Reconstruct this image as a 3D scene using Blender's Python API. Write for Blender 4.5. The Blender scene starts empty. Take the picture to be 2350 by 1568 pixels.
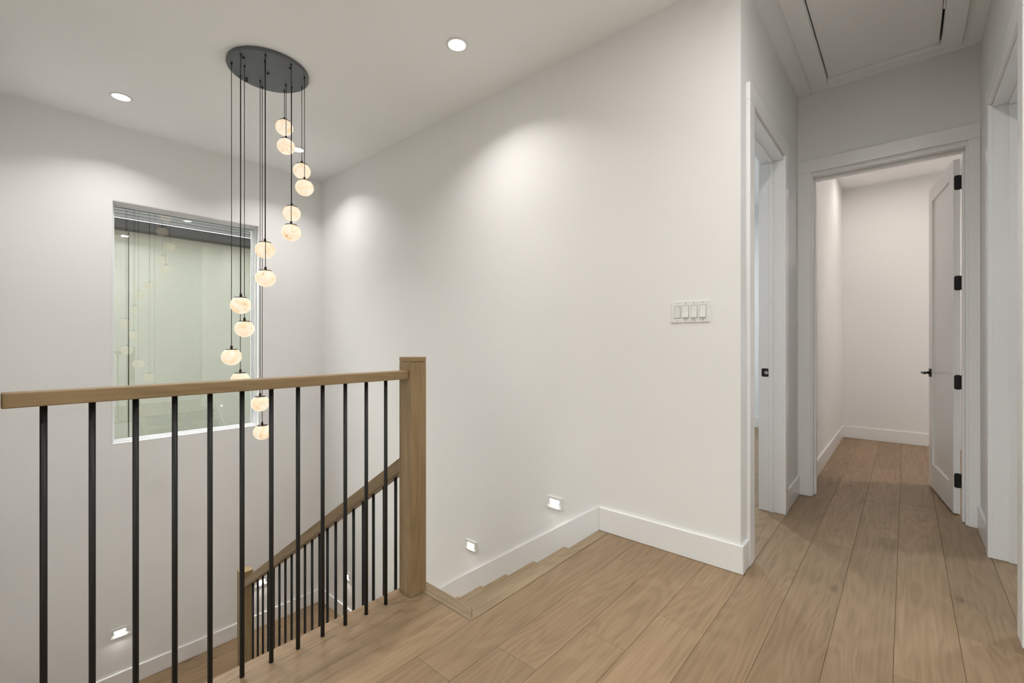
import bpy, bmesh, math, random
from mathutils import Vector, Matrix

# ------------------------------------------------------------------ camera, world, exposure
SC = bpy.context.scene
COL = SC.collection
F_PX, CX, CY, YAW, CAM_H = 1028.0, 1175.0, 786.0, math.radians(41.296), 1.185
cam_d = bpy.data.cameras.new('camera')
cam_d.sensor_width = 36.0
cam_d.lens = 36.0 * F_PX / 2350.0
cam_d.shift_y = (CY - 784.0) / 2350.0
cam_d.clip_start = 0.02
cam = bpy.data.objects.new('camera', cam_d)
COL.objects.link(cam)
cam.location = (0, 0, CAM_H)
cam.rotation_euler = (math.radians(90), 0, YAW)
SC.camera = cam

world = bpy.data.worlds.new('world')
SC.world = world
world.use_nodes = True
wn = world.node_tree.nodes
wl = world.node_tree.links
wn.clear()
w_out = wn.new('ShaderNodeOutputWorld')
w_bg = wn.new('ShaderNodeBackground')
w_sky = wn.new('ShaderNodeTexSky')
w_sky.sky_type = 'NISHITA'
w_sky.sun_disc = False
w_sky.sun_elevation = math.radians(50)
w_sky.sun_rotation = math.radians(250)
w_sky.air_density = 1.6
w_sky.dust_density = 4.0
w_hsv = wn.new('ShaderNodeHueSaturation')
w_hsv.inputs['Saturation'].default_value = 0.3
w_bg.inputs['Strength'].default_value = 1.0
wl.new(w_sky.outputs[0], w_hsv.inputs['Color'])
wl.new(w_hsv.outputs[0], w_bg.inputs['Color'])
wl.new(w_bg.outputs[0], w_out.inputs['Surface'])

SC.view_settings.view_transform = 'Standard'
SC.view_settings.look = 'None'
SC.view_settings.gamma = 1.0
SC.view_settings.use_curve_mapping = False
SC.view_settings.exposure = 0.15
DOWNLIGHT = 10.0           # watts of one recessed lamp
GLOBE = 0.78               # radiance of an alabaster globe
STEPLIGHT = 9.0
SC.cycles.max_bounces = 6
SC.cycles.use_light_tree = False
SC.cycles.adaptive_threshold = 0.03
SC.cycles.diffuse_bounces = 5
SC.cycles.glossy_bounces = 3
SC.cycles.transmission_bounces = 3
SC.cycles.transparent_max_bounces = 8
SC.cycles.caustics_reflective = False
SC.cycles.caustics_refractive = False

# ------------------------------------------------------------------ materials
def new_mat(name):
    m = bpy.data.materials.new(name)
    m.use_nodes = True
    nt = m.node_tree
    nt.nodes.clear()
    out = nt.nodes.new('ShaderNodeOutputMaterial')
    b = nt.nodes.new('ShaderNodeBsdfPrincipled')
    nt.links.new(b.outputs[0], out.inputs['Surface'])
    return m, nt, b, out

def N(nt, t, **kw):
    n = nt.nodes.new(t)
    for k, v in kw.items():
        setattr(n, k, v)
    return n

def ramp(nt, stops):
    r = nt.nodes.new('ShaderNodeValToRGB')
    e = r.color_ramp.elements
    while len(e) < len(stops):
        e.new(0.5)
    for i, (p, c) in enumerate(stops):
        e[i].position = p
        e[i].color = (c[0], c[1], c[2], 1)
    return r

def paint(name, col, rough, bump=0.0, scale=60.0, spec=0.5):
    m, nt, b, out = new_mat(name)
    tc = N(nt, 'ShaderNodeTexCoord')
    lo = N(nt, 'ShaderNodeTexNoise')
    lo.inputs['Scale'].default_value = 1.3
    lo.inputs['Detail'].default_value = 0
    nt.links.new(tc.outputs['Object'], lo.inputs['Vector'])
    r = ramp(nt, [(0.3, [c * 0.985 for c in col]), (0.7, [min(1, c * 1.012) for c in col])])
    nt.links.new(lo.outputs['Fac'], r.inputs['Fac'])
    nt.links.new(r.outputs[0], b.inputs['Base Color'])
    if bump > 0:
        no = N(nt, 'ShaderNodeTexNoise')
        no.inputs['Scale'].default_value = scale
        no.inputs['Detail'].default_value = 0
        nt.links.new(tc.outputs['Object'], no.inputs['Vector'])
        bp = N(nt, 'ShaderNodeBump')
        bp.inputs['Strength'].default_value = bump
        bp.inputs['Distance'].default_value = 0.002
        nt.links.new(no.outputs['Fac'], bp.inputs['Height'])
        nt.links.new(bp.outputs[0], b.inputs['Normal'])
    b.inputs['Roughness'].default_value = rough
    b.inputs['Specular IOR Level'].default_value = spec
    return m

def oak(name, axis, dark, mid, light, knots=0.6, rough=0.42, tone=0.22):
    """pale oak: long straight grain along `axis`, cathedral bands, pores, a few knots; tone differs per piece"""
    m, nt, b, out = new_mat(name)
    L = nt.links.new
    tc = N(nt, 'ShaderNodeTexCoord')
    oi = N(nt, 'ShaderNodeObjectInfo')
    mul = N(nt, 'ShaderNodeMath', operation='MULTIPLY'); mul.inputs[1].default_value = 37.0
    L(oi.outputs['Random'], mul.inputs[0])
    comb = N(nt, 'ShaderNodeCombineXYZ')
    for i in range(3):
        L(mul.outputs[0], comb.inputs[i])
    add = N(nt, 'ShaderNodeVectorMath', operation='ADD')
    L(tc.outputs['Object'], add.inputs[0]); L(comb.outputs[0], add.inputs[1])
    def mapped(cross, along):
        mp = N(nt, 'ShaderNodeMapping')
        s = [cross] * 3
        s['xyz'.index(axis)] = along
        mp.inputs['Scale'].default_value = s
        L(add.outputs[0], mp.inputs['Vector'])
        return mp
    # broad cathedral figure: bands across the board, bent by slow noise
    warp = N(nt, 'ShaderNodeTexNoise'); warp.inputs['Scale'].default_value = 1.0; warp.inputs['Detail'].default_value = 2
    L(mapped(5.0, 0.75).outputs[0], warp.inputs['Vector'])
    wsc = N(nt, 'ShaderNodeMath', operation='MULTIPLY'); wsc.inputs[1].default_value = 95.0
    L(warp.outputs['Fac'], wsc.inputs[0])
    fr = N(nt, 'ShaderNodeMath', operation='SINE')
    L(wsc.outputs[0], fr.inputs[0])
    fr2 = N(nt, 'ShaderNodeMath', operation='MULTIPLY_ADD'); fr2.inputs[1].default_value = 0.5; fr2.inputs[2].default_value = 0.5
    L(fr.outputs[0], fr2.inputs[0])
    # fine straight grain and pores
    fine = N(nt, 'ShaderNodeTexNoise'); fine.inputs['Scale'].default_value = 1.0; fine.inputs['Detail'].default_value = 6; fine.inputs['Roughness'].default_value = 0.50
    L(mapped(95.0, 3.0).outputs[0], fine.inputs['Vector'])
    mid_n = N(nt, 'ShaderNodeTexNoise'); mid_n.inputs['Scale'].default_value = 1.0; mid_n.inputs['Detail'].default_value = 3
    L(mapped(16.0, 1.6).outputs[0], mid_n.inputs['Vector'])
    mixa = N(nt, 'ShaderNodeMath', operation='MULTIPLY_ADD'); mixa.inputs[1].default_value = 0.115
    L(fr2.outputs[0], mixa.inputs[0])
    f5 = N(nt, 'ShaderNodeMath', operation='MULTIPLY_ADD'); f5.inputs[1].default_value = 0.52
    L(fine.outputs['Fac'], f5.inputs[0])
    m5 = N(nt, 'ShaderNodeMath', operation='MULTIPLY'); m5.inputs[1].default_value = 0.28
    L(mid_n.outputs['Fac'], m5.inputs[0]); L(m5.outputs[0], f5.inputs[2]); L(f5.outputs[0], mixa.inputs[2])
    cr = ramp(nt, [(0.30, dark), (0.47, mid), (0.64, light)])
    L(mixa.outputs[0], cr.inputs['Fac'])
    # knots: sparse dark spots with a brown halo
    vo = N(nt, 'ShaderNodeTexVoronoi'); vo.inputs['Scale'].default_value = 1.0
    L(mapped(5.2, 2.6).outputs[0], vo.inputs['Vector'])
    kn = N(nt, 'ShaderNodeMath', operation='MULTIPLY_ADD'); kn.inputs[1].default_value = 0.10
    L(fine.outputs['Fac'], kn.inputs[0]); L(vo.outputs['Distance'], kn.inputs[2])
    kr = ramp(nt, [(0.10, (1, 1, 1)), (0.19, (0, 0, 0))])
    L(kn.outputs[0], kr.inputs['Fac'])
    sel = N(nt, 'ShaderNodeSeparateColor')
    L(vo.outputs['Color'], sel.inputs[0])
    gt = N(nt, 'ShaderNodeMath', operation='GREATER_THAN'); gt.inputs[1].default_value = 0.50
    L(sel.outputs[0], gt.inputs[0])
    km = N(nt, 'ShaderNodeMath', operation='MULTIPLY'); L(kr.outputs[0], km.inputs[0]); L(gt.outputs[0], km.inputs[1])
    km2 = N(nt, 'ShaderNodeMath', operation='MULTIPLY'); km2.inputs[1].default_value = knots; L(km.outputs[0], km2.inputs[0])
    mk = N(nt, 'ShaderNodeMix', data_type='RGBA'); mk.inputs['B'].default_value = (dark[0] * 0.42, dark[1] * 0.40, dark[2] * 0.38, 1)
    L(km2.outputs[0], mk.inputs['Factor']); L(cr.outputs[0], mk.inputs['A'])
    # piece to piece tone
    hv = N(nt, 'ShaderNodeHueSaturation')
    tv = N(nt, 'ShaderNodeMath', operation='MULTIPLY_ADD'); tv.inputs[1].default_value = tone; tv.inputs[2].default_value = 1 - tone / 2
    L(oi.outputs['Random'], tv.inputs[0]); L(tv.outputs[0], hv.inputs['Value'])
    L(mk.outputs['Result'], hv.inputs['Color']); L(hv.outputs[0], b.inputs['Base Color'])
    bp = N(nt, 'ShaderNodeBump'); bp.inputs['Strength'].default_value = 0.06; bp.inputs['Distance'].default_value = 0.002
    L(fine.outputs['Fac'], bp.inputs['Height']); L(bp.outputs[0], b.inputs['Normal'])
    b.inputs['Roughness'].default_value = rough
    b.inputs['Specular IOR Level'].default_value = 0.35
    return m

def plain(name, col, rough=0.5, metal=0.0, spec=0.5):
    m, nt, b, out = new_mat(name)
    tc = N(nt, 'ShaderNodeTexCoord'); no = N(nt, 'ShaderNodeTexNoise'); no.inputs['Scale'].default_value = 60
    nt.links.new(tc.outputs['Object'], no.inputs['Vector'])
    r = ramp(nt, [(0.3, [c * 0.94 for c in col]), (0.7, [min(1, c * 1.05) for c in col])])
    nt.links.new(no.outputs['Fac'], r.inputs['Fac']); nt.links.new(r.outputs[0], b.inputs['Base Color'])
    b.inputs['Roughness'].default_value = rough
    b.inputs['Metallic'].default_value = metal
    b.inputs['Specular IOR Level'].default_value = spec
    return m

def emitter(name, col, strength):
    m = bpy.data.materials.new(name); m.use_nodes = True; nt = m.node_tree; nt.nodes.clear()
    out = N(nt, 'ShaderNodeOutputMaterial'); em = N(nt, 'ShaderNodeEmission')
    em.inputs['Color'].default_value = (*col, 1); em.inputs['Strength'].default_value = strength
    nt.links.new(em.outputs[0], out.inputs['Surface'])
    m.cycles.emission_sampling = 'NONE'
    return m

def alabaster():
    m, nt, b, out = new_mat('lit_alabaster')
    L = nt.links.new
    tc = N(nt, 'ShaderNodeTexCoord'); oi = N(nt, 'ShaderNodeObjectInfo')
    mul = N(nt, 'ShaderNodeMath', operation='MULTIPLY'); mul.inputs[1].default_value = 23.0; L(oi.outputs['Random'], mul.inputs[0])
    comb = N(nt, 'ShaderNodeCombineXYZ')
    for i in range(3): L(mul.outputs[0], comb.inputs[i])
    add = N(nt, 'ShaderNodeVectorMath', operation='ADD'); L(tc.outputs['Object'], add.inputs[0]); L(comb.outputs[0], add.inputs[1])
    n1 = N(nt, 'ShaderNodeTexNoise'); n1.inputs['Scale'].default_value = 11; n1.inputs['Detail'].default_value = 5; n1.inputs['Distortion'].default_value = 1.6
    L(add.outputs[0], n1.inputs['Vector'])
    c1 = ramp(nt, [(0.30, (1.0, 0.66, 0.32)), (0.44, (1.0, 0.80, 0.56)), (0.60, (1.0, 0.88, 0.70))])
    L(n1.outputs['Fac'], c1.inputs['Fac'])
    n2 = N(nt, 'ShaderNodeTexNoise'); n2.inputs['Scale'].default_value = 7; n2.inputs['Detail'].default_value = 4; n2.inputs['Distortion'].default_value = 2.5
    L(add.outputs[0], n2.inputs['Vector'])
    v = ramp(nt, [(0.485, (1, 1, 1)), (0.5, (0, 0, 0)), (0.515, (1, 1, 1))])
    L(n2.outputs['Fac'], v.inputs['Fac'])
    n3 = N(nt, 'ShaderNodeTexNoise'); n3.inputs['Scale'].default_value = 13; L(add.outputs[0], n3.inputs['Vector'])
    g = ramp(nt, [(0.50, (0, 0, 0)), (0.62, (1, 1, 1))]); L(n3.outputs['Fac'], g.inputs['Fac'])
    inv = N(nt, 'ShaderNodeMath', operation='SUBTRACT'); inv.inputs[0].default_value = 1.0; L(v.outputs[0], inv.inputs[1])
    vm = N(nt, 'ShaderNodeMath', operation='MULTIPLY'); L(inv.outputs[0], vm.inputs[0]); L(g.outputs[0], vm.inputs[1])
    mk = N(nt, 'ShaderNodeMix', data_type='RGBA'); mk.inputs['B'].default_value = (0.55, 0.26, 0.06, 1)
    L(vm.outputs[0], mk.inputs['Factor']); L(c1.outputs[0], mk.inputs['A'])
    b.inputs['Base Color'].default_value = (0.25, 0.22, 0.18, 1); L(mk.outputs['Result'], b.inputs['Emission Color'])
    b.inputs['Emission Strength'].default_value = GLOBE
    m.cycles.emission_sampling = 'NONE'
    b.inputs['Roughness'].default_value = 0.25
    return m

def glass():
    m = bpy.data.materials.new('window_glass'); m.use_nodes = True; nt = m.node_tree; nt.nodes.clear()
    out = N(nt, 'ShaderNodeOutputMaterial'); tr = N(nt, 'ShaderNodeBsdfTransparent'); gl = N(nt, 'ShaderNodeBsdfGlossy')
    tr.inputs['Color'].default_value = (0.97, 0.985, 0.965, 1); gl.inputs['Roughness'].default_value = 0.0
    lw = N(nt, 'ShaderNodeLayerWeight'); lw.inputs['Blend'].default_value = 0.5
    pw = N(nt, 'ShaderNodeMath', operation='POWER'); pw.inputs[1].default_value = 5.0
    ma = N(nt, 'ShaderNodeMath', operation='MULTIPLY_ADD'); ma.inputs[1].default_value = 0.85; ma.inputs[2].default_value = 0.11
    mx = N(nt, 'ShaderNodeMixShader')
    nt.links.new(lw.outputs['Facing'], pw.inputs[0]); nt.links.new(pw.outputs[0], ma.inputs[0]); nt.links.new(ma.outputs[0], mx.inputs[0])
    nt.links.new(tr.outputs[0], mx.inputs[1]); nt.links.new(gl.outputs[0], mx.inputs[2]); nt.links.new(mx.outputs[0], out.inputs['Surface'])
    return m

def stucco():
    m, nt, b, out = new_mat('sage_stucco')
    tc = N(nt, 'ShaderNodeTexCoord'); no = N(nt, 'ShaderNodeTexNoise'); no.inputs['Scale'].default_value = 55; no.inputs['Detail'].default_value = 6
    nt.links.new(tc.outputs['Object'], no.inputs['Vector'])
    r = ramp(nt, [(0.25, (0.345, 0.349, 0.283)), (0.75, (0.39, 0.394, 0.328))])
    nt.links.new(no.outputs['Fac'], r.inputs['Fac']); nt.links.new(r.outputs[0], b.inputs['Base Color'])
    bp = N(nt, 'ShaderNodeBump'); bp.inputs['Strength'].default_value = 0.25; bp.inputs['Distance'].default_value = 0.004
    nt.links.new(no.outputs['Fac'], bp.inputs['Height']); nt.links.new(bp.outputs[0], b.inputs['Normal'])
    b.inputs['Roughness'].default_value = 0.9
    return m

M = {}
M['wall'] = paint('white_wall_paint', (0.84, 0.837, 0.829), 0.65, spec=0.0)
M['ceiling'] = paint('white_ceiling_paint', (0.925, 0.93, 0.93), 0.8, spec=0.0)
M['trim'] = paint('white_semi_gloss_trim', (0.86, 0.858, 0.855), 0.28)
M['vinyl'] = paint('white_vinyl', (0.84, 0.85, 0.86), 0.3)
M['plate'] = paint('white_plastic', (0.80, 0.795, 0.78), 0.35)
D_, M_, L_ = (0.236, 0.158, 0.090), (0.300, 0.205, 0.119), (0.340, 0.240, 0.145)
M['oak_y'] = oak('oak_floor', 'y', D_, M_, L_)
HD, HM, HL = (0.225, 0.153, 0.076), (0.285, 0.198, 0.102), (0.325, 0.232, 0.128)
M['rail_x'] = oak('oak_rail_x', 'x', HD, HM, HL, knots=0.1, tone=0.08)
M['rail_y'] = oak('oak_rail_y', 'y', HD, HM, HL, knots=0.25, tone=0.08)
M['rail_z'] = oak('oak_post', 'z', HD, HM, HL, knots=0.1, tone=0.08)
ND, NM, NL = (0.222, 0.160, 0.095), (0.288, 0.213, 0.13), (0.33, 0.25, 0.158)
M['nose_x'] = oak('oak_nosing_x', 'x', ND, NM, NL, knots=0.1, tone=0.06)
M['nose_y'] = oak('oak_nosing_y', 'y', ND, NM, NL, knots=0.1, tone=0.06)
M['black'] = plain('matt_black_metal', (0.015, 0.0145, 0.014), 0.45, 0.0, 0.35)
M['canopy'] = plain('dark_bronze_metal', (0.115, 0.126, 0.137), 0.36, 0.35)
M['cap'] = plain('dark_bronze_cap', (0.05, 0.036, 0.028), 0.4, 0.5)
M['cord'] = plain('black_cord', (0.018, 0.015, 0.013), 0.6)
LAMP = {'lens': (1.0, 0.972, 0.94), 'lens_warm': (1.0, 0.90, 0.83), 'lens_cool_fill': (0.86, 0.95, 1.0)}
for k_, c_ in LAMP.items():
    M[k_] = emitter('downlight_' + k_, c_, 12.0)
M['step'] = emitter('step_light_lens', (1.0, 0.96, 0.90), STEPLIGHT)
M['globe'] = alabaster()
M['glass'] = glass()
M['stucco'] = stucco()
M['fascia'] = plain('charcoal_fascia', (0.02, 0.021, 0.02), 0.7, 0.0, 0.2)
M['shingle'] = plain('grey_shingle', (0.035, 0.036, 0.034), 0.95, 0.0, 0.1)
M['dark'] = plain('dark_gap', (0.01, 0.009, 0.008), 0.9)
M['steel'] = plain('brushed_steel', (0.45, 0.43, 0.40), 0.3, 0.9)
M['gasket'] = plain('black_gasket', (0.02, 0.03, 0.025), 0.6)

# ------------------------------------------------------------------ mesh helpers
class MB:
    def __init__(s):
        s.bm = bmesh.new()
    def box(s, x0, x1, y0, y1, z0, z1, bev=0.0, seg=1):
        t = bmesh.new()
        bmesh.ops.create_cube(t, size=1.0)
        bmesh.ops.scale(t, vec=(x1 - x0, y1 - y0, z1 - z0), verts=t.verts)
        bmesh.ops.translate(t, vec=((x0 + x1) / 2, (y0 + y1) / 2, (z0 + z1) / 2), verts=t.verts)
        if bev > 0:
            bmesh.ops.bevel(t, geom=list(t.edges), offset=bev, segments=seg, affect='EDGES', profile=0.5)
        s._merge(t)
        return s
    def _merge(s, t):
        vm = {v: s.bm.verts.new(v.co) for v in t.verts}
        for f in t.faces:
            nf = s.bm.faces.new([vm[v] for v in f.verts])
            nf.smooth = f.smooth
        t.free()
    def prism(s, pts, axis, a0, a1):
        """closed outline (list of 2D points) extruded along axis: 'x' outline (y,z); 'y' outline (x,z); 'z' outline (x,y)"""
        def P(p, a):
            return {'x': (a, p[0], p[1]), 'y': (p[0], a, p[1]), 'z': (p[0], p[1], a)}[axis]
        v0 = [s.bm.verts.new(P(p, a0)) for p in pts]
        v1 = [s.bm.verts.new(P(p, a1)) for p in pts]
        n = len(pts)
        for i in range(n):
            s.bm.faces.new([v0[i], v0[(i + 1) % n], v1[(i + 1) % n], v1[i]])
        s.bm.faces.new(v0[::-1]); s.bm.faces.new(v1)
        bmesh.ops.recalc_face_normals(s.bm, faces=s.bm.faces)
        return s
    def lathe(s, prof, n=24, smooth=True, M4=None):
        """profile [(r,z)...] turned about z"""
        rings = []
        for r, z in prof:
            if r < 1e-6:
                rings.append([s.bm.verts.new((0, 0, z))])
            else:
                rings.append([s.bm.verts.new((r * math.cos(2 * math.pi * i / n), r * math.sin(2 * math.pi * i / n), z)) for i in range(n)])
        nv = [v for g in rings for v in g]
        for a, b in zip(rings[:-1], rings[1:]):
            for i in range(n):
                j = (i + 1) % n
                if len(a) == 1 and len(b) == 1: continue
                if len(a) == 1: f = s.bm.faces.new([a[0], b[j], b[i]])
                elif len(b) == 1: f = s.bm.faces.new([a[i], a[j], b[0]])
                else: f = s.bm.faces.new([a[i], a[j], b[j], b[i]])
                f.smooth = smooth
        if M4 is not None:
            bmesh.ops.transform(s.bm, matrix=M4, verts=nv)
        bmesh.ops.recalc_face_normals(s.bm, faces=s.bm.faces)
        return s
    def build(s, name, mat, parent=None, loc=None):
        me = bpy.data.meshes.new(name)
        s.bm.to_mesh(me); s.bm.free()
        me.materials.append(mat)
        o = bpy.data.objects.new(name, me)
        COL.objects.link(o)
        if parent: o.parent = parent
        if loc: o.location = loc
        return o

def bx(name, mat, x0, x1, y0, y1, z0, z1, parent=None, bev=0.0, seg=1, local=True):
    """one box object whose origin sits at its centre bottom (so object coordinates are local)"""
    cx_, cy_, cz_ = (x0 + x1) / 2, (y0 + y1) / 2, z0
    m = MB().box(x0 - cx_, x1 - cx_, y0 - cy_, y1 - cy_, z0 - cz_, z1 - cz_, bev, seg)
    return m.build(name, mat, parent, (cx_, cy_, cz_))

def struct(o):
    o['kind'] = 'structure'
    return o

def empty(name, loc=(0, 0, 0), rz=0.0):
    o = bpy.data.objects.new(name, None)
    o.empty_display_size = 0.1
    COL.objects.link(o); o.location = loc; o.rotation_euler = (0, 0, rz)
    return o

def tag(o, label, cat, group=None):
    o['label'] = label; o['category'] = cat
    if group: o['group'] = group
    return o

def child(o, parent):
    """parent keeping world placement when the parent sits at a location without rotation"""
    o.parent = parent
    o.location = Vector(o.location) - Vector(parent.location)
    return o

# ------------------------------------------------------------------ dimensions
CEIL = 3.095
XA, YB, XD, YE, XF = -5.2, 2.5, -0.635, 4.12, 0.36
LOW = -3.6
TOP = CEIL + 0.2
LAND = -1.865
BH, BT = 0.146, 0.016     # baseboard height and thickness
EDGE_X, EDGE_Y = -1.836, 1.385

# ------------------------------------------------------------------ walls
def wall(name, boxes, mat=None):
    m = MB()
    for b in boxes: m.box(*b)
    return struct(m.build(name, mat or M['wall']))

WY0, WY1, WZ0, WZ1 = 0.632, 1.816, 0.292, 2.43
wall('wall_left', [(XA - 0.2, XA, -0.4, WY0, LOW, TOP), (XA - 0.2, XA, WY1, YB + 0.12, LOW, TOP),
                   (XA - 0.2, XA, WY0, WY1, LOW, WZ0), (XA - 0.2, XA, WY0, WY1, WZ1, TOP)])
wall('wall_back', [(XA, XD, YB, YB + 0.12, LOW, TOP)])
wall('wall_near', [(XA, -1.87, -0.22, -0.10, LOW, TOP)])
BW = (-1.75, 0.15, 0.35, 2.75)      # daylight window added in the wall behind the viewer: x0, x1, z0, z1
wall('wall_behind', [(-1.99, BW[0], -2.52, -2.4, -0.3, TOP), (BW[1], XF + 0.14, -2.52, -2.4, -0.3, TOP),
                     (BW[0], BW[1], -2.52, -2.4, -0.3, BW[2]), (BW[0], BW[1], -2.52, -2.4, BW[3], TOP)])
SWN = (-2.15, -0.35, 0.35, 2.75)    # second added daylight window, wall behind on the left: y0, y1, z0, z1
wall('wall_behind_left', [(-1.99, -1.87, -2.4, SWN[0], -0.3, TOP), (-1.99, -1.87, SWN[1], -0.10, -0.3, TOP),
                          (-1.99, -1.87, SWN[0], SWN[1], -0.3, SWN[2]), (-1.99, -1.87, SWN[0], SWN[1], SWN[3], TOP)])
DY0, DY1 = 2.700, 3.560
wall('wall_hall_left', [(XD - 0.13, XD, YB + 0.12, DY0, 0, TOP), (XD - 0.13, XD, DY1, YE, 0, TOP), (XD - 0.13, XD, DY0, DY1, 2.46, TOP)])
EX0, EX1 = -0.55, 0.306
wall('wall_hall_end', [(XD - 0.13, EX0, YE, YE + 0.16, 0, TOP), (EX1, 1.7, YE, YE + 0.16, 0, TOP), (EX0, EX1, YE, YE + 0.16, 2.474, TOP)])
FY0, FY1 = 2.70, 3.595
wall('wall_right', [(XF, XF + 0.14, -2.4, FY0, 0, TOP), (XF, XF + 0.14, FY1, YE, 0, TOP), (XF, XF + 0.14, FY0, FY1, 2.49, TOP)])
wall('wall_room_left', [(-0.72, -0.596, YE + 0.16, 6.95, 0, TOP)])
wall('wall_room_back', [(-3.72, 1.7, 6.95, 7.07, 0, TOP)])
wall('wall_room_right', [(1.58, 1.7, YE + 0.16, 6.95, 0, TOP)])
wall('wall_bedroom_left', [(-3.72, -3.6, YB + 0.12, 6.95, 0, TOP)])
wall('wall_closet_right', [(1.58, 1.7, 1.4, YE, 0, TOP)])
wall('wall_closet_near', [(XF + 0.14, 1.7, 1.28, 1.4, 0, TOP)])
wall('wall_lower', [(-0.62, -0.5, -0.4, YB, LOW, -0.31)])

# ceiling with the attic opening left free
HX0, HX1, HY0, HY1 = -0.426, 0.172, 2.62, 3.945
cl = MB()
cl.box(XA - 0.2, HX0, -2.52, 7.07, CEIL, CEIL + 0.16)
cl.box(HX1, 1.7, -2.52, 7.07, CEIL, CEIL + 0.16)
cl.box(HX0, HX1, -2.52, HY0, CEIL, CEIL + 0.16)
cl.box(HX0, HX1, HY1, 7.07, CEIL, CEIL + 0.16)
cl.box(HX0 - 0.1, HX1 + 0.1, HY0 - 0.1, HY1 + 0.1, CEIL + 0.161, CEIL + 0.2)
struct(cl.build('ceiling', M['ceiling']))

# ------------------------------------------------------------------ floors made of single planks
random.seed(7)
PW, PX0 = 0.1937, -1.389
def plank_field(root, xs, spans, ends, z, rng, mat, gap=0.0005, th=0.019):
    """xs: list of (x0,x1,key); spans(key)->[(y0,y1)]; ends[key]->fixed end joints"""
    for x0, x1, key in xs:
        for (y0, y1) in spans(key):
            cuts = sorted(e for e in ends.get(key, []) if y0 + 0.05 < e < y1 - 0.05)
            if not cuts:
                cuts = [y0 + rng.uniform(0.3, 1.7)] if y1 - y0 > 1.9 else []
            if cuts:
                while cuts[0] - y0 > 2.2:
                    cuts.insert(0, cuts[0] - rng.uniform(1.3, 2.1))
                while y1 - cuts[-1] > 2.2:
                    cuts.append(cuts[-1] + rng.uniform(1.3, 2.1))
            ys = [y0] + [c for c in cuts if y0 + 0.12 < c < y1 - 0.12] + [y1]
            for a, b in zip(ys[:-1], ys[1:]):
                m = MB()
                w2, l2 = (x1 - x0) / 2 - gap, (b - a) / 2 - gap * 0.7
                m.box(-w2, w2, -l2, l2, -th, 0, 0.0009)
                o = m.build('plank', mat, root, ((x0 + x1) / 2, (a + b) / 2, z))

floor = MB()
floor.box(EDGE_X + 0.02, XF + 0.0, -2.4, EDGE_Y - 0.02, -0.30, -0.02)
floor.box(-1.455 + 0.02, XF, EDGE_Y - 0.02, YB, -0.30, -0.02)
floor.box(-3.6, XD, YB + 0.12, 6.95, -0.30, -0.02)
floor.box(XD, 1.58, YB, 6.95, -0.30, -0.02)
floor.box(XF, 1.58, 1.4, YB, -0.30, -0.02)
floor_o = struct(floor.build('floor', M['trim']))
cols = []
allx = [-1.776, -1.583, -1.3845] + [PX0 + PW * j for j in range(1, 16)]
allx = [EDGE_X] + [x for x in allx if x > EDGE_X + 0.02]
for a, b in zip(allx[:-1], allx[1:]):
    if a > 1.5: break
    cols.append((a, min(b, 1.58), round(a, 3)))
K = {j: round(PX0 + PW * j, 3) for j in range(1, 16)}
K[0] = -1.385
ends = {K[1]: [1.273, 2.229], K[2]: [1.58, 0.1], K[3]: [1.884, 0.35], K[4]: [1.35, 3.514, 4.9], K[5]: [3.22, 5.168, 6.14, 1.55],
        K[6]: [3.54, 5.47, 1.2], K[7]: [2.1, 4.35, 6.1], K[8]: [2.555, 4.6, 6.3], K[0]: [1.031], round(EDGE_X, 3): [0.2], -1.776: [-0.35], -1.583: [0.62]}
def spans(k):
    if k < -1.39: return [(-2.4, 1.3145)]
    if k < -0.7: return [(-2.4, YB - 0.002), (YB + 0.12, 6.95)] if False else [(-2.4, YB - 0.004)]
    if k < -0.6: return [(-2.4, 6.95)]
    if k < 0.2: return [(-2.4, 6.95)]
    if k < 0.4: return [(1.42, 6.95)]
    return [(2.2, 4.1)]
def spans_fix(k):
    if 0.15 < k < 0.3: return [(-2.4, 6.95)]
    return spans(k)
plank_field(floor_o, cols, spans_fix, ends, 0.0, random.Random(11), M['oak_y'])
# bedroom boards seen through the left doorway
bcols = [(PX0 + PW * j, PX0 + PW * (j + 1), ('b', j)) for j in range(-5, 4)]
bcols[-1] = (bcols[-1][0], PX0 + PW * 4, bcols[-1][2])
plank_field(floor_o, bcols, lambda k: [(YB + 0.003, 6.95)], {('b', 2): [3.6, 5.0], ('b', 3): [3.05, 4.7, 6.2], ('b', 1): [4.2, 5.6]}, 0.0, random.Random(5), M['oak_y'])

# stair-head nosing boards, mitred at the corner
NX0, NX1, NYa, NYb = -1.457, -1.3855, 1.3155, 1.387
g = 0.0003
def nose(name, pts, mat, z1=0.0012, z0=-0.032):
    cxm = sum(p[0] for p in pts) / len(pts); cym = sum(p[1] for p in pts) / len(pts)
    m = MB().prism([(p[0] - cxm, p[1] - cym) for p in pts], 'z', z0, z1)
    top = [e for e in m.bm.edges if abs(e.verts[0].co.z - z1) < 1e-6 and abs(e.verts[1].co.z - z1) < 1e-6]
    bmesh.ops.bevel(m.bm, geom=top, offset=0.0025, segments=2, affect='EDGES')
    return m.build(name, mat, floor_o, (cxm, cym, 0))
nose('nosing_board', [(NX1, NYa + g), (NX1, YB - 0.018), (NX0, YB - 0.018), (NX0, NYb + g)], M['nose_y'])
nose('nosing_board', [(NX1 - g, NYa), (NX0 - g, NYb), (EDGE_X - 0.004, NYb), (EDGE_X - 0.004, NYa)], M['nose_x'])

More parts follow.
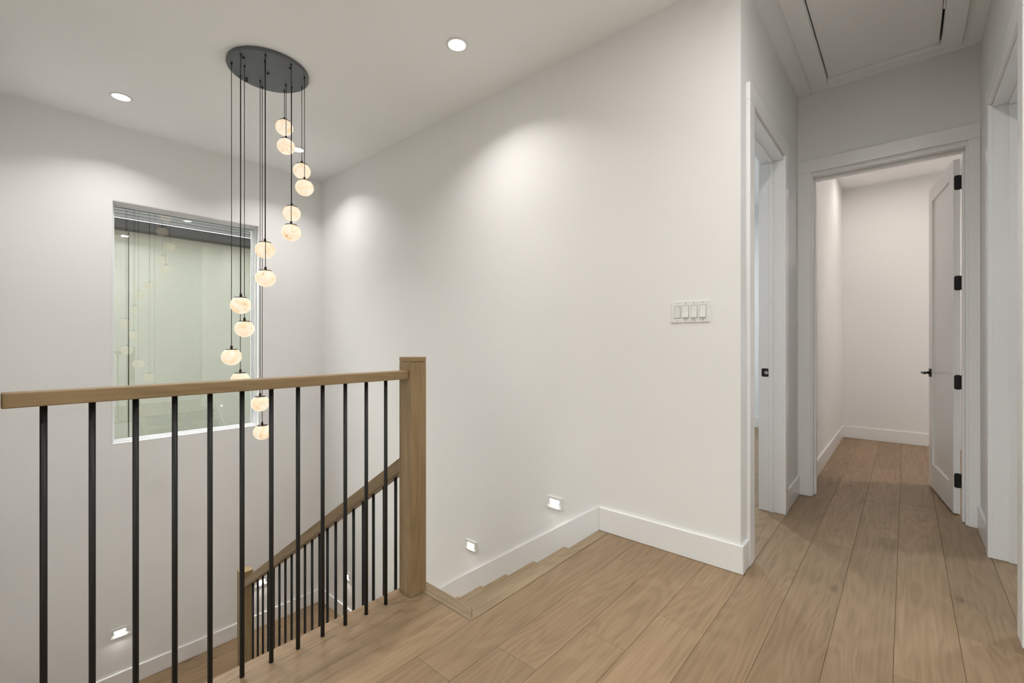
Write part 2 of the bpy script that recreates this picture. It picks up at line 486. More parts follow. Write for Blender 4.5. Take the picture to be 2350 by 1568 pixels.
# stair landing between the two flights
lf = struct(bx('floor_landing', M['trim'], XA, -3.87, -0.1, YB, LAND - 0.28, LAND - 0.02))
lcols = []
x = XA
j = 0
while x < -3.86 - 0.01:
    lcols.append((x, min(x + PW, -3.86), ('l', j))); x += PW; j += 1
lroot = lf
def plank_field_rel(root, *a, **k):
    before = set(COL.objects)
    plank_field(root, *a, **k)
    for o in COL.objects:
        if o not in before: o.location = Vector(o.location) - Vector(root.location)
plank_field_rel(lroot, lcols, lambda k: [(-0.1, YB)], {('l', 0): [1.25], ('l', 1): [0.75], ('l', 2): [1.7], ('l', 3): [1.05], ('l', 4): [1.5]}, LAND, random.Random(3), M['oak_y'])
struct(bx('floor_lower', M['oak_y'], XA, -0.5, -0.4, YB, LOW - 0.1, LOW))

# ------------------------------------------------------------------ staircase
stairs = empty('staircase', (-2.65, 1.9, LAND))
tag(stairs, 'oak staircase descending along the long white wall to the landing', 'staircase')
RUN = 0.2645
zs = [0.0]
for k in range(1, 11): zs.append(zs[-1] - (0.182 if k <= 5 else (1.865 - 0.91) / 5))
def schild(o): return child(o, stairs)
for k in range(1, 10):
    x1 = -1.455 - RUN * (k - 1); x0 = x1 - RUN
    yin = EDGE_Y + 0.004 if k == 1 else 1.3395
    schild(bx('tread', M['nose_y'], x0 - 0.0, x1 - 0.006 + 0.0, yin, YB - 0.017, zs[k] - 0.03, zs[k], bev=0.003))
for k in range(1, 11):
    xr = -1.455 - RUN * (k - 1) + 0.022
    yin = EDGE_Y + 0.004 if k <= 2 else 1.3395
    top = zs[k - 1] - 0.034
    schild(bx('riser', M['nose_y'], xr - 0.002, xr + 0.014, yin, YB - 0.018, (zs[k] + 0.001) if k < 10 else LAND + 0.001, top))
# wall skirt board: level baseboard height above the nosing line
sl = RUN / 0.182
def skirt_z(x_): 
    return None
pts_top = [(-1.455, BH)]
pts_top += [(-1.455 - RUN * 5, zs[5] + BH), (-1.455 - RUN * 10, zs[10] + BH)]
pts_bot = [(-1.455 - RUN * 10, LAND + 0.001), (-1.455 - RUN * 9 - 0.12, LAND + 0.001), (-1.455 - RUN * 5, zs[5] - 0.25), (-1.455, -0.29)]
pts = pts_top + pts_bot
sk = MB().prism([(p[0] + 2.65, p[1] - LAND) for p in pts], 'y', YB - BT - 1.9, YB - 0.0005 - 1.9)
sk.build('skirt_board', M['trim'], stairs)
def nose_z(x_):
    """height of the nosing line at x"""
    k = (-1.455 - x_) / RUN
    return zs[int(k)] + (zs[int(k) + 1] - zs[int(k)]) * (k - int(k)) if k < 10 else LAND
low = empty('lower_staircase', (-3.3, 0.55, LOW))
tag(low, 'oak lower flight turning back below the landing', 'staircase')
nlow = 9
for k in range(1, nlow + 1):
    x0 = -3.85 + RUN * (k - 1); z = LAND + (LOW - LAND) * k / (nlow + 1)
    child(bx('tread', M['nose_y'], x0, x0 + RUN, -0.09, 1.2, z - 0.03, z, bev=0.003), low)
for k in range(1, nlow + 2):
    x0 = -3.85 + RUN * (k - 1); z = LAND + (LOW - LAND) * k / (nlow + 1); zp = LAND + (LOW - LAND) * (k - 1) / (nlow + 1)
    child(bx('riser', M['nose_y'], x0 - 0.03, x0 - 0.016, -0.09, 1.2, z + 0.001, zp - 0.031), low)

# ------------------------------------------------------------------ baseboards
def base(name, boxes):
    m = MB()
    for b in boxes: m.box(*b, 0.003)
    return struct(m.build(name, M['trim']))
base('baseboard_back', [(-1.4545, XD + BT, YB - BT, YB, 0.0005, BH)])
base('baseboard_corner', [(XD, XD + BT, YB, 2.604, 0.0005, BH)])
base('baseboard_hall_left', [(XD, XD + BT, 3.637, 4.098, 0.0005, BH)])
base('baseboard_hall_right', [(XF - BT, XF, 3.674, 4.098, 0.0005, BH)])
base('baseboard_right', [(XF - BT, XF, -2.4, 2.604, 0.0005, BH)])
base('baseboard_room_left', [(-0.596, -0.58, YE + 0.185, 6.934, 0.0005, BH)])
base('baseboard_room_back', [(-0.596, 1.58, 6.934, 6.95, 0.0005, BH)])
base('baseboard_bedroom', [(-3.6, -0.77, 6.934, 6.95, 0.0005, BH)])
base('baseboard_landing_left', [(XA, XA + BT, -0.1, YB, LAND + 0.0005, LAND + BH)])
base('baseboard_landing_back', [(XA + BT, -1.455 - RUN * 10 - 0.001, YB - BT, YB, LAND + 0.0005, LAND + BH)])

# ------------------------------------------------------------------ door casings
def part(name, parent, x0, x1, y0, y1, z0, z1, bev=0.002, mat=None):
    return child(bx(name, mat or M['trim'], x0, x1, y0, y1, z0, z1, bev=bev), parent)

# trim_1: end-of-hall doorway with the open door
t1 = struct(empty('trim_1', (-0.12, YE, 0)))
cf = YE - 0.02
part('casing', t1, XD + 0.001, -0.546, cf, YE, 0.0006, 2.491)
part('casing', t1, 0.304, XF - 0.001, cf, YE, 0.0006, 2.491)
part('head_casing', t1, XD + 0.001, XF - 0.001, cf, YE, 2.4915, 2.586)
part('jamb', t1, -0.55, -0.536, YE - 0.004, YE + 0.164, 0.0006, 2.46)
part('jamb', t1, 0.293, 0.306, YE - 0.004, YE + 0.164, 0.0006, 2.46)
part('head_jamb', t1, -0.55, 0.306, YE - 0.004, YE + 0.164, 2.4605, 2.474)
part('door_stop', t1, -0.536, -0.522, YE + 0.06, YE + 0.10, 0.0006, 2.446)
part('door_stop', t1, 0.281, 0.293, YE + 0.06, YE + 0.10, 0.0006, 2.446)
part('door_stop', t1, -0.536, 0.293, YE + 0.06, YE + 0.10, 2.4465, 2.4602)
part('casing', t1, -0.595, -0.546, YE + 0.16, YE + 0.18, 0.0006, 2.491)
part('casing', t1, 0.312, 0.40, YE + 0.16, YE + 0.18, 0.0006, 2.491)
part('head_casing', t1, -0.595, 0.40, YE + 0.16, YE + 0.18, 2.4915, 2.586)

# trim_2: left-hand doorway into the bedroom
t2 = struct(empty('trim_2', (XD, 3.12, 0)))
xf2 = XD + 0.02
part('casing', t2, XD, xf2, 2.605, 2.697, 0.0006, 2.472)
part('casing', t2, XD, xf2, 3.545, 3.636, 0.0006, 2.472)
part('head_casing', t2, XD, xf2, 2.605, 3.636, 2.4725, 2.565)
part('jamb', t2, XD - 0.134, XD + 0.004, 2.70, 2.714, 0.0006, 2.445)
part('jamb', t2, XD - 0.134, XD + 0.004, 3.546, 3.56, 0.0006, 2.445)
part('head_jamb', t2, XD - 0.134, XD + 0.004, 2.70, 3.56, 2.4455, 2.46)
part('door_stop', t2, -0.715, -0.692, 3.534, 3.546, 0.0006, 2.433)
part('door_stop', t2, -0.715, -0.692, 2.714, 2.726, 0.0006, 2.433)
part('door_stop', t2, -0.715, -0.692, 2.714, 3.546, 2.4335, 2.4452)
part('casing', t2, XD - 0.15, XD - 0.13, 3.551, 3.64, 0.0006, 2.472)
part('casing', t2, XD - 0.15, XD - 0.13, 2.62, 2.71, 0.0006, 2.472)
part('head_casing', t2, XD - 0.15, XD - 0.13, 2.62, 3.64, 2.4725, 2.565)
# black strike plate with its latch hole on the far jamb
sp = MB()
r_ = 0.006
def rrect(w, h, r, n=4):
    out = []
    for cx_, cy_, a0 in ((w / 2 - r, h / 2 - r, 0), (-w / 2 + r, h / 2 - r, 90), (-w / 2 + r, -h / 2 + r, 180), (w / 2 - r, -h / 2 + r, 270)):
        for i in range(n + 1):
            a = math.radians(a0 + 90 * i / n)
            out.append((cx_ + r * math.cos(a), cy_ + r * math.sin(a)))
    return out
sp.prism(rrect(0.042, 0.057, 0.006), 'y', 0, 0.003)
spo = sp.build('strike_plate', M['black'], t2, (-0.743 - XD, 3.5425 - 3.12, 0.973))
lt = MB().lathe([(0.0, 0.0), (0.011, 0.0), (0.013, 0.003), (0.011, 0.004), (0.0085, 0.002), (0.0, 0.002)], 16, M4=Matrix.Rotation(math.radians(90), 4, 'X'))
lt.build('latch_hole', M['steel'], spo, (0.009, 0.0, 0.0))

# trim_3: right-hand doorway
t3 = struct(empty('trim_3', (XF, 3.15, 0)))
xf3 = XF - 0.02
part('casing', t3, xf3, XF, 3.58, 3.672, 0.0006, 2.492)
part('casing', t3, xf3, XF, 2.606, 2.712, 0.0006, 2.492)
part('head_casing', t3, xf3, XF, 2.606, 3.672, 2.4925, 2.586)
part('jamb', t3, XF - 0.002, XF + 0.142, 3.579, 3.595, 0.0006, 2.474)
part('jamb', t3, XF - 0.002, XF + 0.142, 2.70, 2.714, 0.0006, 2.474)
part('head_jamb', t3, XF - 0.002, XF + 0.142, 2.70, 3.595, 2.4745, 2.49)
part('door_stop', t3, XF + 0.058, XF + 0.098, 3.567, 3.579, 0.0006, 2.462)
part('door_stop', t3, XF + 0.058, XF + 0.098, 2.714, 2.726, 0.0006, 2.462)
part('door_stop', t3, XF + 0.058, XF + 0.098, 2.714, 3.579, 2.4625, 2.4742)

# ------------------------------------------------------------------ open shaker door
DL, DT, DZ0, DZ1 = 0.765, 0.035, 0.012, 2.44
door = struct(empty('door_1', (0.247, 4.312, 0), math.radians(97.6)))
SW = 0.115
def dpart(name, x0, x1, y0, y1, z0, z1, bev=0.0015, mat=None, parent=None):
    o = bx(name, mat or M['trim'], x0, x1, y0, y1, z0, z1, bev=bev)
    o.parent = parent or door
    return o
dpart('stile', 0, SW, -DT, 0, DZ0, DZ1)
dpart('stile', DL - SW, DL, -DT, 0, DZ0, DZ1)
dpart('rail', SW, DL - SW, -DT, 0, DZ1 - SW, DZ1)
dpart('rail', SW, DL - SW, -DT, 0, DZ0, DZ0 + 0.19)
dpart('panel', SW - 0.004, DL - SW + 0.004, -DT + 0.012, -0.012, DZ0 + 0.186, DZ1 - SW + 0.004)
for hz in (2.279, 1.591, 0.912, 0.239):
    h = MB()
    h.prism([(p[0], p[1]) for p in rrect(0.036, 0.1, 0.012)], 'x', -0.0025, 0.0005)
    ho = h.build('hinge', M['black'], door, (0, -0.0215, hz))
    kb = MB()
    for q in range(5):
        z0 = -0.05 + 0.02 * q
        kb.lathe([(0, z0 + 0.0006), (0.0058, z0 + 0.0006), (0.0058, z0 + 0.0194), (0, z0 + 0.0194)], 12, smooth=False)
    kb.build('knuckle', M['black'], ho, (-0.003, -0.0215, 0))
    h2 = MB().box(-0.028, -0.002, -0.0205, -0.0185, -0.05, 0.05)
    h2.build('jamb_leaf', M['black'], ho)
lev = dpart('door_lever', DL - 0.10, DL - 0.035, 0.0, 0.008, 0.905, 0.97, 0.0015, M['black'])
nk = MB().lathe([(0, 0), (0.011, 0), (0.011, 0.012), (0.008, 0.018), (0.008, 0.05), (0, 0.05)], 14, M4=Matrix.Rotation(math.radians(-90), 4, 'X'))
nk.build('neck', M['black'], lev, (0, 0.004, 0.0325))
gr = MB().box(-0.105, 0.011, 0.040, 0.056, 0.024, 0.041, 0.005, 2)
gr.build('grip', M['black'], lev)
lev2 = dpart('door_lever', DL - 0.10, DL - 0.035, -DT - 0.008, -DT, 0.905, 0.97, 0.0015, M['black'])
gr2 = MB().box(-0.105, 0.011, -0.056, -0.040, 0.024, 0.041, 0.005, 2)
gr2.build('grip', M['black'], lev2)
nk2 = MB().lathe([(0, 0), (0.011, 0), (0.008, 0.018), (0.008, 0.05), (0, 0.05)], 14, M4=Matrix.Rotation(math.radians(90), 4, 'X'))
nk2.build('neck', M['black'], lev2, (0, -0.004, 0.0325))

# ------------------------------------------------------------------ window on the stair wall
win = struct(empty('window_1', (XA, (WY0 + WY1) / 2, WZ0)))
def ringbox(name, xa, xb, inset, w, parent, mat, bev=0.0015):
    """rectangular frame: outer edge `inset` inside the opening, members `w` wide, between x=xa..xb"""
    y0, y1, z0, z1 = WY0 + inset, WY1 - inset, WZ0 + inset, WZ1 - inset
    m = MB()
    oy, oz = -(WY0 + WY1) / 2, -WZ0
    ox = -XA
    m.box(xa + ox, xb + ox, y0 + oy, y0 + w + oy, z0 + oz, z1 + oz, bev)
    m.box(xa + ox, xb + ox, y1 - w + oy, y1 + oy, z0 + oz, z1 + oz, bev)
    m.box(xa + ox, xb + ox, y0 + w + oy, y1 - w + oy, z0 + oz, z0 + w + oz, bev)
    m.box(xa + ox, xb + ox, y0 + w + oy, y1 - w + oy, z1 - w + oz, z1 + oz, bev)
    return m.build(name, mat, parent)
ringbox('reveal', XA - 0.055, XA - 0.0005, 0.0003, 0.006, win, M['vinyl'])
ringbox('window_frame', XA - 0.19, XA - 0.056, 0.0003, 0.017, win, M['vinyl'])
ringbox('glazing_bead', XA - 0.118, XA - 0.092, 0.0176, 0.010, win, M['vinyl'])
ringbox('gasket', XA - 0.126, XA - 0.1185, 0.0176, 0.013, win, M['gasket'], 0)
bx_p = MB().box(-0.1225, -0.1215, -(WY1 - WY0) / 2 + 0.019, (WY1 - WY0) / 2 - 0.019, 0.019, WZ1 - WZ0 - 0.019)
bx_p.build('pane', M['glass'], win)

# ------------------------------------------------------------------ unseen windows added behind the viewer for soft daylight
def portal(loc, rot, sx, sy):
    ld = bpy.data.lights.new('window_portal', 'AREA'); ld.shape = 'RECTANGLE'; ld.size = sx; ld.size_y = sy
    ld.cycles.is_portal = True
    o = bpy.data.objects.new('window_portal', ld); COL.objects.link(o); o.location = loc; o.rotation_euler = rot
    return o
w2 = struct(empty('added_window_2', ((BW[0] + BW[1]) / 2, -2.46, BW[2])))  # added opening, lets sky light in from behind
hw, hh_ = (BW[1] - BW[0]) / 2, BW[3] - BW[2]
for (a0, a1, c0, c1) in ((-hw, -hw + 0.04, 0, hh_), (hw - 0.04, hw, 0, hh_), (-0.025, 0.025, 0.04, hh_ - 0.04), (-hw + 0.04, hw - 0.04, 0, 0.04), (-hw + 0.04, hw - 0.04, hh_ - 0.04, hh_)):
    MB().box(a0, a1, -0.03, 0.03, c0, c1, 0.001).build('window_frame', M['vinyl'], w2)
for (a0, a1) in ((-hw + 0.04, -0.025), (0.025, hw - 0.04)):
    MB().box(a0, a1, -0.003, 0.003, 0.04, hh_ - 0.04).build('pane', M['glass'], w2)
w3 = struct(empty('added_window_3', (-1.93, (SWN[0] + SWN[1]) / 2, SWN[2])))  # added opening, more sky light from the left rear
hw3, hh3 = (SWN[1] - SWN[0]) / 2, SWN[3] - SWN[2]
for (a0, a1, c0, c1) in ((-hw3, -hw3 + 0.04, 0, hh3), (hw3 - 0.04, hw3, 0, hh3), (-0.025, 0.025, 0.04, hh3 - 0.04), (-hw3 + 0.04, hw3 - 0.04, 0, 0.04), (-hw3 + 0.04, hw3 - 0.04, hh3 - 0.04, hh3)):
    MB().box(-0.03, 0.03, a0, a1, c0, c1, 0.001).build('window_frame', M['vinyl'], w3)
for (a0, a1) in ((-hw3 + 0.04, -0.025), (0.025, hw3 - 0.04)):
    MB().box(-0.003, 0.003, a0, a1, 0.04, hh3 - 0.04).build('pane', M['glass'], w3)

# ------------------------------------------------------------------ neighbouring house outside the window
XN = -7.5
nb = empty('neighbour_house', (XN, 1.7, LOW))
tag(nb, 'sage stucco house with charcoal eave seen through the window', 'house')
NYS, NYE = -6.0, 10.0
JY = 1.073
child(bx('stucco_wall', M['stucco'], XN - 0.2, XN, NYS, JY - 0.006, LOW, 2.7), nb)
child(bx('stucco_wall', M['stucco'], XN - 0.2, XN, JY + 0.006, NYE, LOW, 2.7), nb)
child(bx('control_joint', M['fascia'], XN - 0.15, XN - 0.008, JY - 0.0055, JY + 0.0055, LOW, 2.6), nb)
child(bx('soffit', M['fascia'], XN - 0.0, XN + 0.25, NYS, NYE, 2.61, 2.63), nb)
child(bx('fascia', M['fascia'], XN + 0.25, XN + 0.275, NYS, NYE, 2.595, 2.70), nb)
child(bx('drip_edge', M['fascia'], XN + 0.245, XN + 0.285, NYS, NYE, 2.7005, 2.708), nb)
rows = 6
for q in range(rows):
    # overlapping shingle courses rising away from the eave
    p0 = XN + 0.29 - 0.14 * q; z0 = 2.712 + 0.072 * q
    m = MB().prism([(p0, z0), (p0, z0 + 0.010), (p0 - 0.16, z0 + 0.086), (p0 - 0.16, z0 + 0.074)], 'y', NYS - 1.7, NYE - 1.7)
    for v in m.bm.verts: v.co.x -= XN; v.co.z -= LOW
    m.build('shingle_course', M['shingle'], nb)
struct(bx('ground_outside', plain('gravel_ground', (0.35, 0.34, 0.30), 0.95), -12, XA - 0.2, -8, 12, LOW - 0.2, LOW - 0.0))

# ------------------------------------------------------------------ railings
def round_bar(name, x_, y_, z0, z1, r, parent, mat, n=14):
    m = MB().lathe([(0, 0), (r, 0), (r, z1 - z0), (0, z1 - z0)], n)
    for f in m.bm.faces:
        if abs(f.normal.z) > 0.9: f.smooth = False
    return child(m.build(name, mat, None, (x_, y_, z0)), parent)
def newel(parent, x0, x1, y0, y1, z0, z1):
    cxm, cym = (x0 + x1) / 2, (y0 + y1) / 2
    p = MB().box(-(x1 - x0) / 2, (x1 - x0) / 2, -(y1 - y0) / 2, (y1 - y0) / 2, 0, z1 - z0 - 0.025, 0.0015)
    p.box(-(x1 - x0) / 2 + 0.004, (x1 - x0) / 2 - 0.004, -(y1 - y0) / 2 + 0.004, (y1 - y0) / 2 - 0.004, z1 - z0 - 0.026, z1 - z0 - 0.0215)
    po = child(p.build('newel_post', M['rail_z'], None, (cxm, cym, z0)), parent)
    c = MB().box(-(x1 - x0) / 2, (x1 - x0) / 2, -(y1 - y0) / 2, (y1 - y0) / 2, 0, 0.0215, 0.0015)
    c.build('newel_cap', M['rail_y'], po, (0, 0, z1 - z0 - 0.0215))
    return po
RX = -1.766
rail = empty('stair_railing', (RX, 0.6, 0))
tag(rail, 'level oak handrail with twelve black round balusters and newel post at floor edge', 'railing')
newel(rail, -1.811, -1.721, 1.248, 1.338, 0.0006, 1.116)
newel(rail, -1.811, -1.721, -0.094, -0.004, 0.0006, 1.116)
hr = MB().box(-0.031, 0.031, -(1.2465 + 0.0025) / 2, (1.2465 + 0.0025) / 2, 0, 0.039, 0.003, 2)
child(hr.build('handrail', M['rail_y'], None, (RX, (1.2465 - 0.0025) / 2, 1.014)), rail)
for k in range(12):
    round_bar('baluster', RX, 1.145 - 0.0973 * k, 0.0006, 1.0135, 0.0079, rail, M['black'])

rail2 = empty('stair_flight_railing', (-2.9, 1.294, LAND))
tag(rail2, 'sloping oak handrail with black balusters descending the stair flight to the landing post', 'railing')
newel(rail2, -4.046, -3.957, 1.2495, 1.3385, LAND + 0.0006, -0.648)
xa_, xb_ = -1.8115, -3.9565
za_, zb_ = 0.640, -0.705
# slope measured from the top edge of the rail
slope = 0.6283
def rail_top(x_): return 0.628 + slope * (x_ + 1.835)
ptsr = [(xa_, rail_top(xa_)), (xb_, rail_top(xb_)), (xb_, rail_top(xb_) - 0.072), (xa_, rail_top(xa_) - 0.072)]
ang = math.atan(slope)
Lr = (xa_ - xb_) / math.cos(ang)
m = MB()
# local x runs along the rail; ends cut plumb against the posts
hh = 0.058 
def loc_pt(x_, z_):
    dx, dz = x_ - (xa_ + xb_) / 2, z_ - (rail_top((xa_ + xb_) / 2) - 0.03)
    return (dx * math.cos(ang) + dz * math.sin(ang), -dx * math.sin(ang) + dz * math.cos(ang))
op = [loc_pt(*p) for p in ptsr]
m.prism(op, 'y', -0.030, 0.030)
le = [e for e in m.bm.edges if abs(e.verts[0].co.y - e.verts[1].co.y) < 1e-6 and abs(e.verts[0].co.x - e.verts[1].co.x) > 0.5]
bmesh.ops.bevel(m.bm, geom=le, offset=0.004, segments=2, affect='EDGES')
ro = m.build('handrail', M['rail_x'], None, ((xa_ + xb_) / 2, 1.294, rail_top((xa_ + xb_) / 2) - 0.03))
ro.rotation_euler = (0, -ang, 0)
child(ro, rail2)
# closed inner stringer that carries the balusters
sx = [EDGE_X - 0.003, -1.455 - RUN * 5, -3.9565]
sp_ = [(x_, nose_z(x_) + 0.05) for x_ in sx] + [(-3.9565, LAND + 0.001), (-3.70, LAND + 0.001), (EDGE_X - 0.003, nose_z(EDGE_X) - 0.30)]
sg = MB().prism([(p[0] + 2.9, p[1] - LAND) for p in sp_], 'y', -0.0435, 0.0435)
sg.build('stringer', M['trim'], rail2)
for k in range(20):
    x_ = -1.908 - 0.1012 * k
    round_bar('baluster', x_, 1.294, nose_z(x_) + 0.046, rail_top(x_) - 0.070, 0.0079, rail2, M['black'], 12)

# ------------------------------------------------------------------ chandelier
def pix_ray(u, v):
    d = Vector((-math.sin(YAW), math.cos(YAW), 0)); r = Vector((math.cos(YAW), math.sin(YAW), 0))
    return d + r * ((u - CX) / F_PX) + Vector((0, 0, (CY - v) / F_PX))
CC = Vector((-3.345, 1.232, 0)); CR = 0.252
ch = empty('pendant_chandelier', (CC.x, CC.y, CEIL))
tag(ch, 'cluster chandelier of fourteen glowing alabaster globes on black cords from round canopy', 'chandelier')
can = MB().lathe([(0, 0), (CR, 0), (CR + 0.002, -0.003), (CR + 0.002, -0.023), (CR, -0.026), (0, -0.026)], 72)
for f in can.bm.faces:
    f.smooth = abs(f.normal.z) < 0.3
can_o = can.build('canopy', M['canopy'], ch, (0, 0, -0.0005))
# blank plugs and screws on the canopy underside
for (u, v) in ((558.5, 131.5), (615, 168), (666, 156), (566, 179), (566, 184)):
    q = pix_ray(u, v); t = (3.069 - CAM_H) / q.z
    pg = MB().lathe([(0, 0), (0.008, 0), (0.008, -0.006), (0.005, -0.009), (0, -0.009)], 10)
    pg.build('plug', M['cord'], can_o, (q.x * t - CC.x, q.y * t - CC.y, -0.026))
balls = [  # ball u, v in the picture plane of the survey, and the cord's height on the canopy
    (652.7, 293, 208), (656.5, 336, 194.8), (692.7, 393, 200), (699.4, 431, 177), (669.4, 490, 199), (668.3, 533.6, 147),
    (608.2, 574, 140), (609.3, 638.8, 124.6), (552.7, 700.6, 124), (561, 754.6, 150.2), (531.3, 819, 143.8), (551.6, 872, 174),
    (597, 926, 184.6), (601.7, 991.5, 199)]
GR = 0.0605
globe_me = None
for (u, v, va) in balls:
    q = pix_ray(u, va); t = (3.069 - CAM_H) / q.z
    p = Vector((q.x * t, q.y * t, 0)); off = p - CC
    if off.length > CR - 0.02: p = CC + off * ((CR - 0.02) / off.length)
    depth = -p.x * math.sin(YAW) + p.y * math.cos(YAW)
    zc = CAM_H + (CY - v) / F_PX * depth
    root_loc = (p.x - CC.x, p.y - CC.y, zc - CEIL)
    if globe_me is None:
        prof = []
        for i in range(19):
            a = math.pi * i / 18
            r, z = GR * math.sin(a), -GR * 0.95 * math.cos(a)
            if z > 0.0455: continue
            prof.append((max(r, 0), z))
        prof += [(0.0345, 0.0472), (0, 0.0472)]
        gm = MB().lathe(prof, 32)
        go = gm.build('globe', M['globe'], ch, root_loc); globe_me = go.data
        cp = MB().lathe([(0, 0), (0.0365, 0), (0.0372, 0.0015), (0.0355, 0.0045), (0.030, 0.0055), (0, 0.0055)], 32)
        co = cp.build('cap', M['cap'], go, (0, 0, 0.0474)); cap_me = co.data
        sm = MB().lathe([(0, 0), (0.0075, 0), (0.0075, 0.020), (0.006, 0.022), (0, 0.022)], 14)
        so = sm.build('stem', M['cap'], go, (0, 0, 0.053)); stem_me = so.data
        fm = MB().lathe([(0, 0), (0.006, 0), (0.006, -0.010), (0, -0.014)], 10)
        fo = fm.build('cord_grip', M['cap'], can_o, (root_loc[0], root_loc[1], -0.026)); grip_me = fo.data
    else:
        go = bpy.data.objects.new('globe', globe_me); COL.objects.link(go); go.parent = ch; go.location = root_loc
        for me, zz, nm in ((cap_me, 0.0474, 'cap'), (stem_me, 0.053, 'stem')):
            c = bpy.data.objects.new(nm, me); COL.objects.link(c); c.parent = go; c.location = (0, 0, zz)
        fo = bpy.data.objects.new('cord_grip', grip_me); COL.objects.link(fo); fo.parent = can_o; fo.location = (root_loc[0], root_loc[1], -0.026)
    go.rotation_euler = (0, 0, random.uniform(0, 6.28))
    zt, zb = -0.027, zc - CEIL + 0.0745
    cm = MB().lathe([(0, 0), (0.0022, 0), (0.0022, zt - zb), (0, zt - zb)], 8)
    cm.build('cord', M['cord'], ch, (root_loc[0], root_loc[1], zb))

# ------------------------------------------------------------------ recessed downlights
dl = None
def downlight(x_, y_, label, lens='lens', power=0.72, spread=124):
    t = empty('recessed_downlight', (x_, y_, CEIL))
    tag(t, label, 'ceiling light', 'recessed downlights')
    ring = MB().lathe([(0.054, 0.0), (0.070, 0.0), (0.0695, -0.004), (0.064, -0.0075), (0.0555, -0.006), (0.054, -0.001)], 40)
    ring.build('trim_ring', M['plate'], t, (0, 0, -0.0004))
    ln = MB().lathe([(0, -0.002), (0.0535, -0.002), (0.0535, -0.0005), (0, -0.0005)], 32, smooth=False)
    ln.build('lens', M[lens], t)
    ld = bpy.data.lights.new('lamp', 'AREA')
    ld.shape = 'DISK'; ld.size = 0.10; ld.energy = DOWNLIGHT * power; ld.color = LAMP[lens]; ld.spread = math.radians(spread)
    lo = bpy.data.objects.new('lamp', ld); COL.objects.link(lo)
    lo.parent = t; lo.location = (0, 0, -0.0085)
    return t
downlight(-4.58, 0.611, 'round recessed downlight left of the chandelier, above the window')
downlight(-4.519, 1.93, 'round recessed downlight half hidden behind the hanging globes near the room corner')
downlight(-2.159, 1.924, 'round recessed downlight right of the chandelier, close to the long wall')
downlight(-2.159, 0.611, 'round recessed downlight outside the picture above the level railing')
downlight(-0.15, 1.45, 'added fill downlight out of view above the viewer', power=1.9, spread=175)  # unseen lamp added to lift the dim hall
downlight(-0.80, -1.1, 'added fill downlight out of view behind the viewer', power=0.8)  # unseen lamp added for general fill
downlight(-0.133, 6.2, 'round recessed downlight in the room beyond the open door', 'lens_warm', 0.35, 175)
downlight(0.95, 5.5, 'added fill downlight in the far room hidden behind the open door', 'lens_warm', 1.6, 175)  # unseen lamp added to light the far room evenly
downlight(-2.1, 5.0, 'added cool fill lamp for daylight in the bedroom behind the left doorway', 'lens_cool_fill', 4.0, 175)  # added lamp in place of bedroom daylight, spills into the hall
downlight(1.1, 3.85, 'added cool fill lamp in the closet behind the right doorway', 'lens_cool_fill', 1.5, 175)  # added lamp, its spill through the doorway brightens the hall

# ------------------------------------------------------------------ step lights
def step_light(loc, rz, label, watts=0.22):
    t = empty('step_light', loc, rz)
    tag(t, label, 'step light', 'step lights along the stair walls')
    W, H_, T = 0.124, 0.078, 0.009
    # local: plate in x-z, facing -y
    op = [(-0.040, 0.020), (0.040, 0.020), (0.040, 0.004), (0.026, -0.014), (-0.026, -0.014), (-0.040, 0.004)]
    bm = bmesh.new()
    outer = [(-W / 2, H_ / 2), (W / 2, H_ / 2), (W / 2, 0.004), (W / 2, -H_ / 2), (-W / 2, -H_ / 2), (-W / 2, 0.004)]
    vo_f = [bm.verts.new((p[0], -T, p[1])) for p in outer]; vo_b = [bm.verts.new((p[0], 0, p[1])) for p in outer]
    vi_f = [bm.verts.new((p[0], -T, p[1])) for p in op]; vi_b = [bm.verts.new((p[0] * 0.94, -0.0012, p[1] * 0.94)) for p in op]
    for i in range(6):
        k = (i + 1) % 6
        bm.faces.new([vo_f[i], vo_f[k], vi_f[k], vi_f[i]])
        bm.faces.new([vo_b[i], vo_b[k], vo_f[k], vo_f[i]])
        bm.faces.new([vi_f[i], vi_f[k], vi_b[k], vi_b[i]])
    bm.faces.new(vo_b)
    bmesh.ops.recalc_face_normals(bm, faces=bm.faces)
    mb = MB(); mb.bm.free(); mb.bm = bm
    mb.build('plate', M['plate'], t)
    ln = MB().prism([(p[0] * 0.92, p[1] * 0.92) for p in op], 'y', -0.0030, -0.0014)
    ln.build('lens', M['step'], t)
    ld = bpy.data.lights.new('lamp', 'AREA'); ld.shape = 'RECTANGLE'; ld.size = 0.045; ld.size_y = 0.014
    ld.energy = watts; ld.color = (1.0, 0.95, 0.88); ld.spread = math.radians(150)
    lo = bpy.data.objects.new('lamp', ld); COL.objects.link(lo); lo.parent = t
    lo.location = (0, -0.012, 0.0); lo.rotation_euler = (math.radians(35), 0, 0)
step_light((-1.802, YB - 0.0005, 0.089), 0, 'small white step light on long wall, nearest the top of the stairs')
step_light((-2.632, YB - 0.0005, -0.452), 0, 'small white step light on long wall, second down from the floor')
step_light((-4.60, YB - 0.0005, -1.375), 0, 'small white step light low on long wall, seen between balusters', 0.8)
step_light((XA + 0.0005, 1.835, -1.384), math.radians(90), 'small white step light on window wall beside the landing post', 0.8)
step_light((XA + 0.0005, 0.685, -1.366), math.radians(90), 'small white step light on window wall, leftmost of all', 0.6)

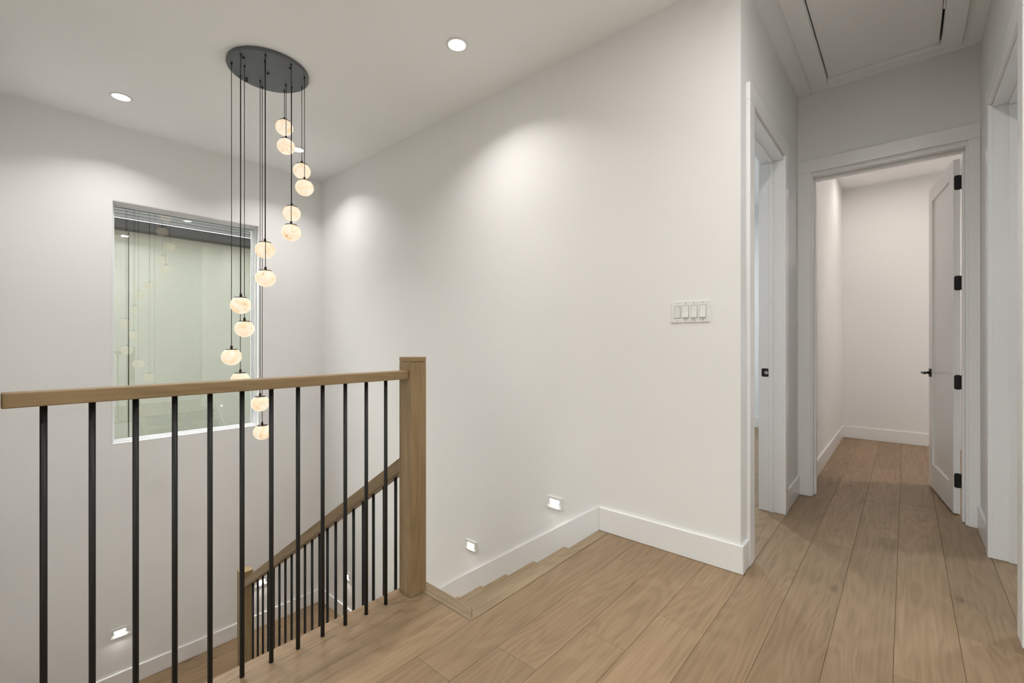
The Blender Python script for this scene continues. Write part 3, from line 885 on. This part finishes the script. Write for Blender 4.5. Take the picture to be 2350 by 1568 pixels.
# ------------------------------------------------------------------ switch plate and outlet
sw = empty('light_switch_plate', (-0.890, YB - 0.0003, 1.354))
tag(sw, 'white plate with four rocker switches on the long wall', 'light switch')
PWD, PH = 0.213, 0.118
pl = MB().box(-PWD / 2, PWD / 2, -0.006, 0, -PH / 2, PH / 2, 0.002)
pl.build('plate', M['plate'], sw)
for i in range(4):
    xc = -0.069 + 0.046 * i
    fr = MB().box(xc - 0.0175, xc + 0.0175, -0.0068, -0.0061, -0.035, 0.035)
    fr.build('bezel', plain('switch_gap_%d' % i, (0.38, 0.37, 0.35), 0.6), sw)
    rk = MB()
    up = i != 0
    zt, zb = (-0.008, -0.0145) if up else (-0.0125, -0.0085)
    rk.prism([(-0.0067, 0.0325), (zt, 0.0325), (-0.0095, 0.0), (zb, -0.0325), (-0.0067, -0.0325)], 'x', xc - 0.0155, xc + 0.0155)
    rk.build('rocker', M['plate'], sw)
    for zc in (0.0475, -0.0475):
        sc = MB().lathe([(0, 0), (0.003, 0), (0.0026, 0.0012), (0, 0.0012)], 10, M4=Matrix.Rotation(math.radians(90), 4, 'X'))
        sc.build('screw', M['steel'], sw, (xc, -0.0061, zc))
ou = empty('wall_outlet', (-0.5957, 4.83, 0.45))
tag(ou, 'white wall outlet plate in the far room beside the doorway', 'outlet')
MB().box(0, 0.005, -0.036, 0.036, -0.058, 0.058, 0.0015).build('plate', M['plate'], ou)
for zc in (0.02, -0.02):
    s_ = MB().prism([(p[0], p[1] + zc) for p in rrect(0.034, 0.028, 0.01)], 'x', 0.0051, 0.0065)
    so_ = s_.build('socket', M['plate'], ou)
    for yy in (-0.006, 0.006):
        MB().box(0.00655, 0.0068, yy - 0.001, yy + 0.001, zc - 0.002, zc + 0.006).build('slot', M['dark'], so_)

# ------------------------------------------------------------------ attic hatch
hc = empty('attic_hatch', ((HX0 + HX1) / 2, (HY0 + HY1) / 2, CEIL))
tag(hc, 'white attic access hatch with wide flat trim in the hall ceiling', 'hatch')
zt0, zt1 = CEIL - 0.022, CEIL - 0.0005
OX0, OX1, OY0, OY1 = -0.527, 0.269, 2.52, 4.018
part('frame_board', hc, OX0, HX0, OY0, OY1, zt0, zt1)
part('frame_board', hc, HX1, OX1, OY0, OY1, zt0, zt1)
part('frame_board', hc, HX0 + 0.0005, HX1 - 0.0005, HY1, OY1, zt0, zt1)
part('frame_board', hc, HX0 + 0.0005, HX1 - 0.0005, OY0, HY0, zt0, zt1)
part('panel', hc, HX0 + 0.006, HX1 - 0.011, HY0 + 0.006, HY1 - 0.003, CEIL + 0.004, CEIL + 0.02)
part('latch', hc, HX1 - 0.0105, HX1 - 0.003, 3.40, 3.52, CEIL - 0.022, CEIL - 0.004, 0.001)
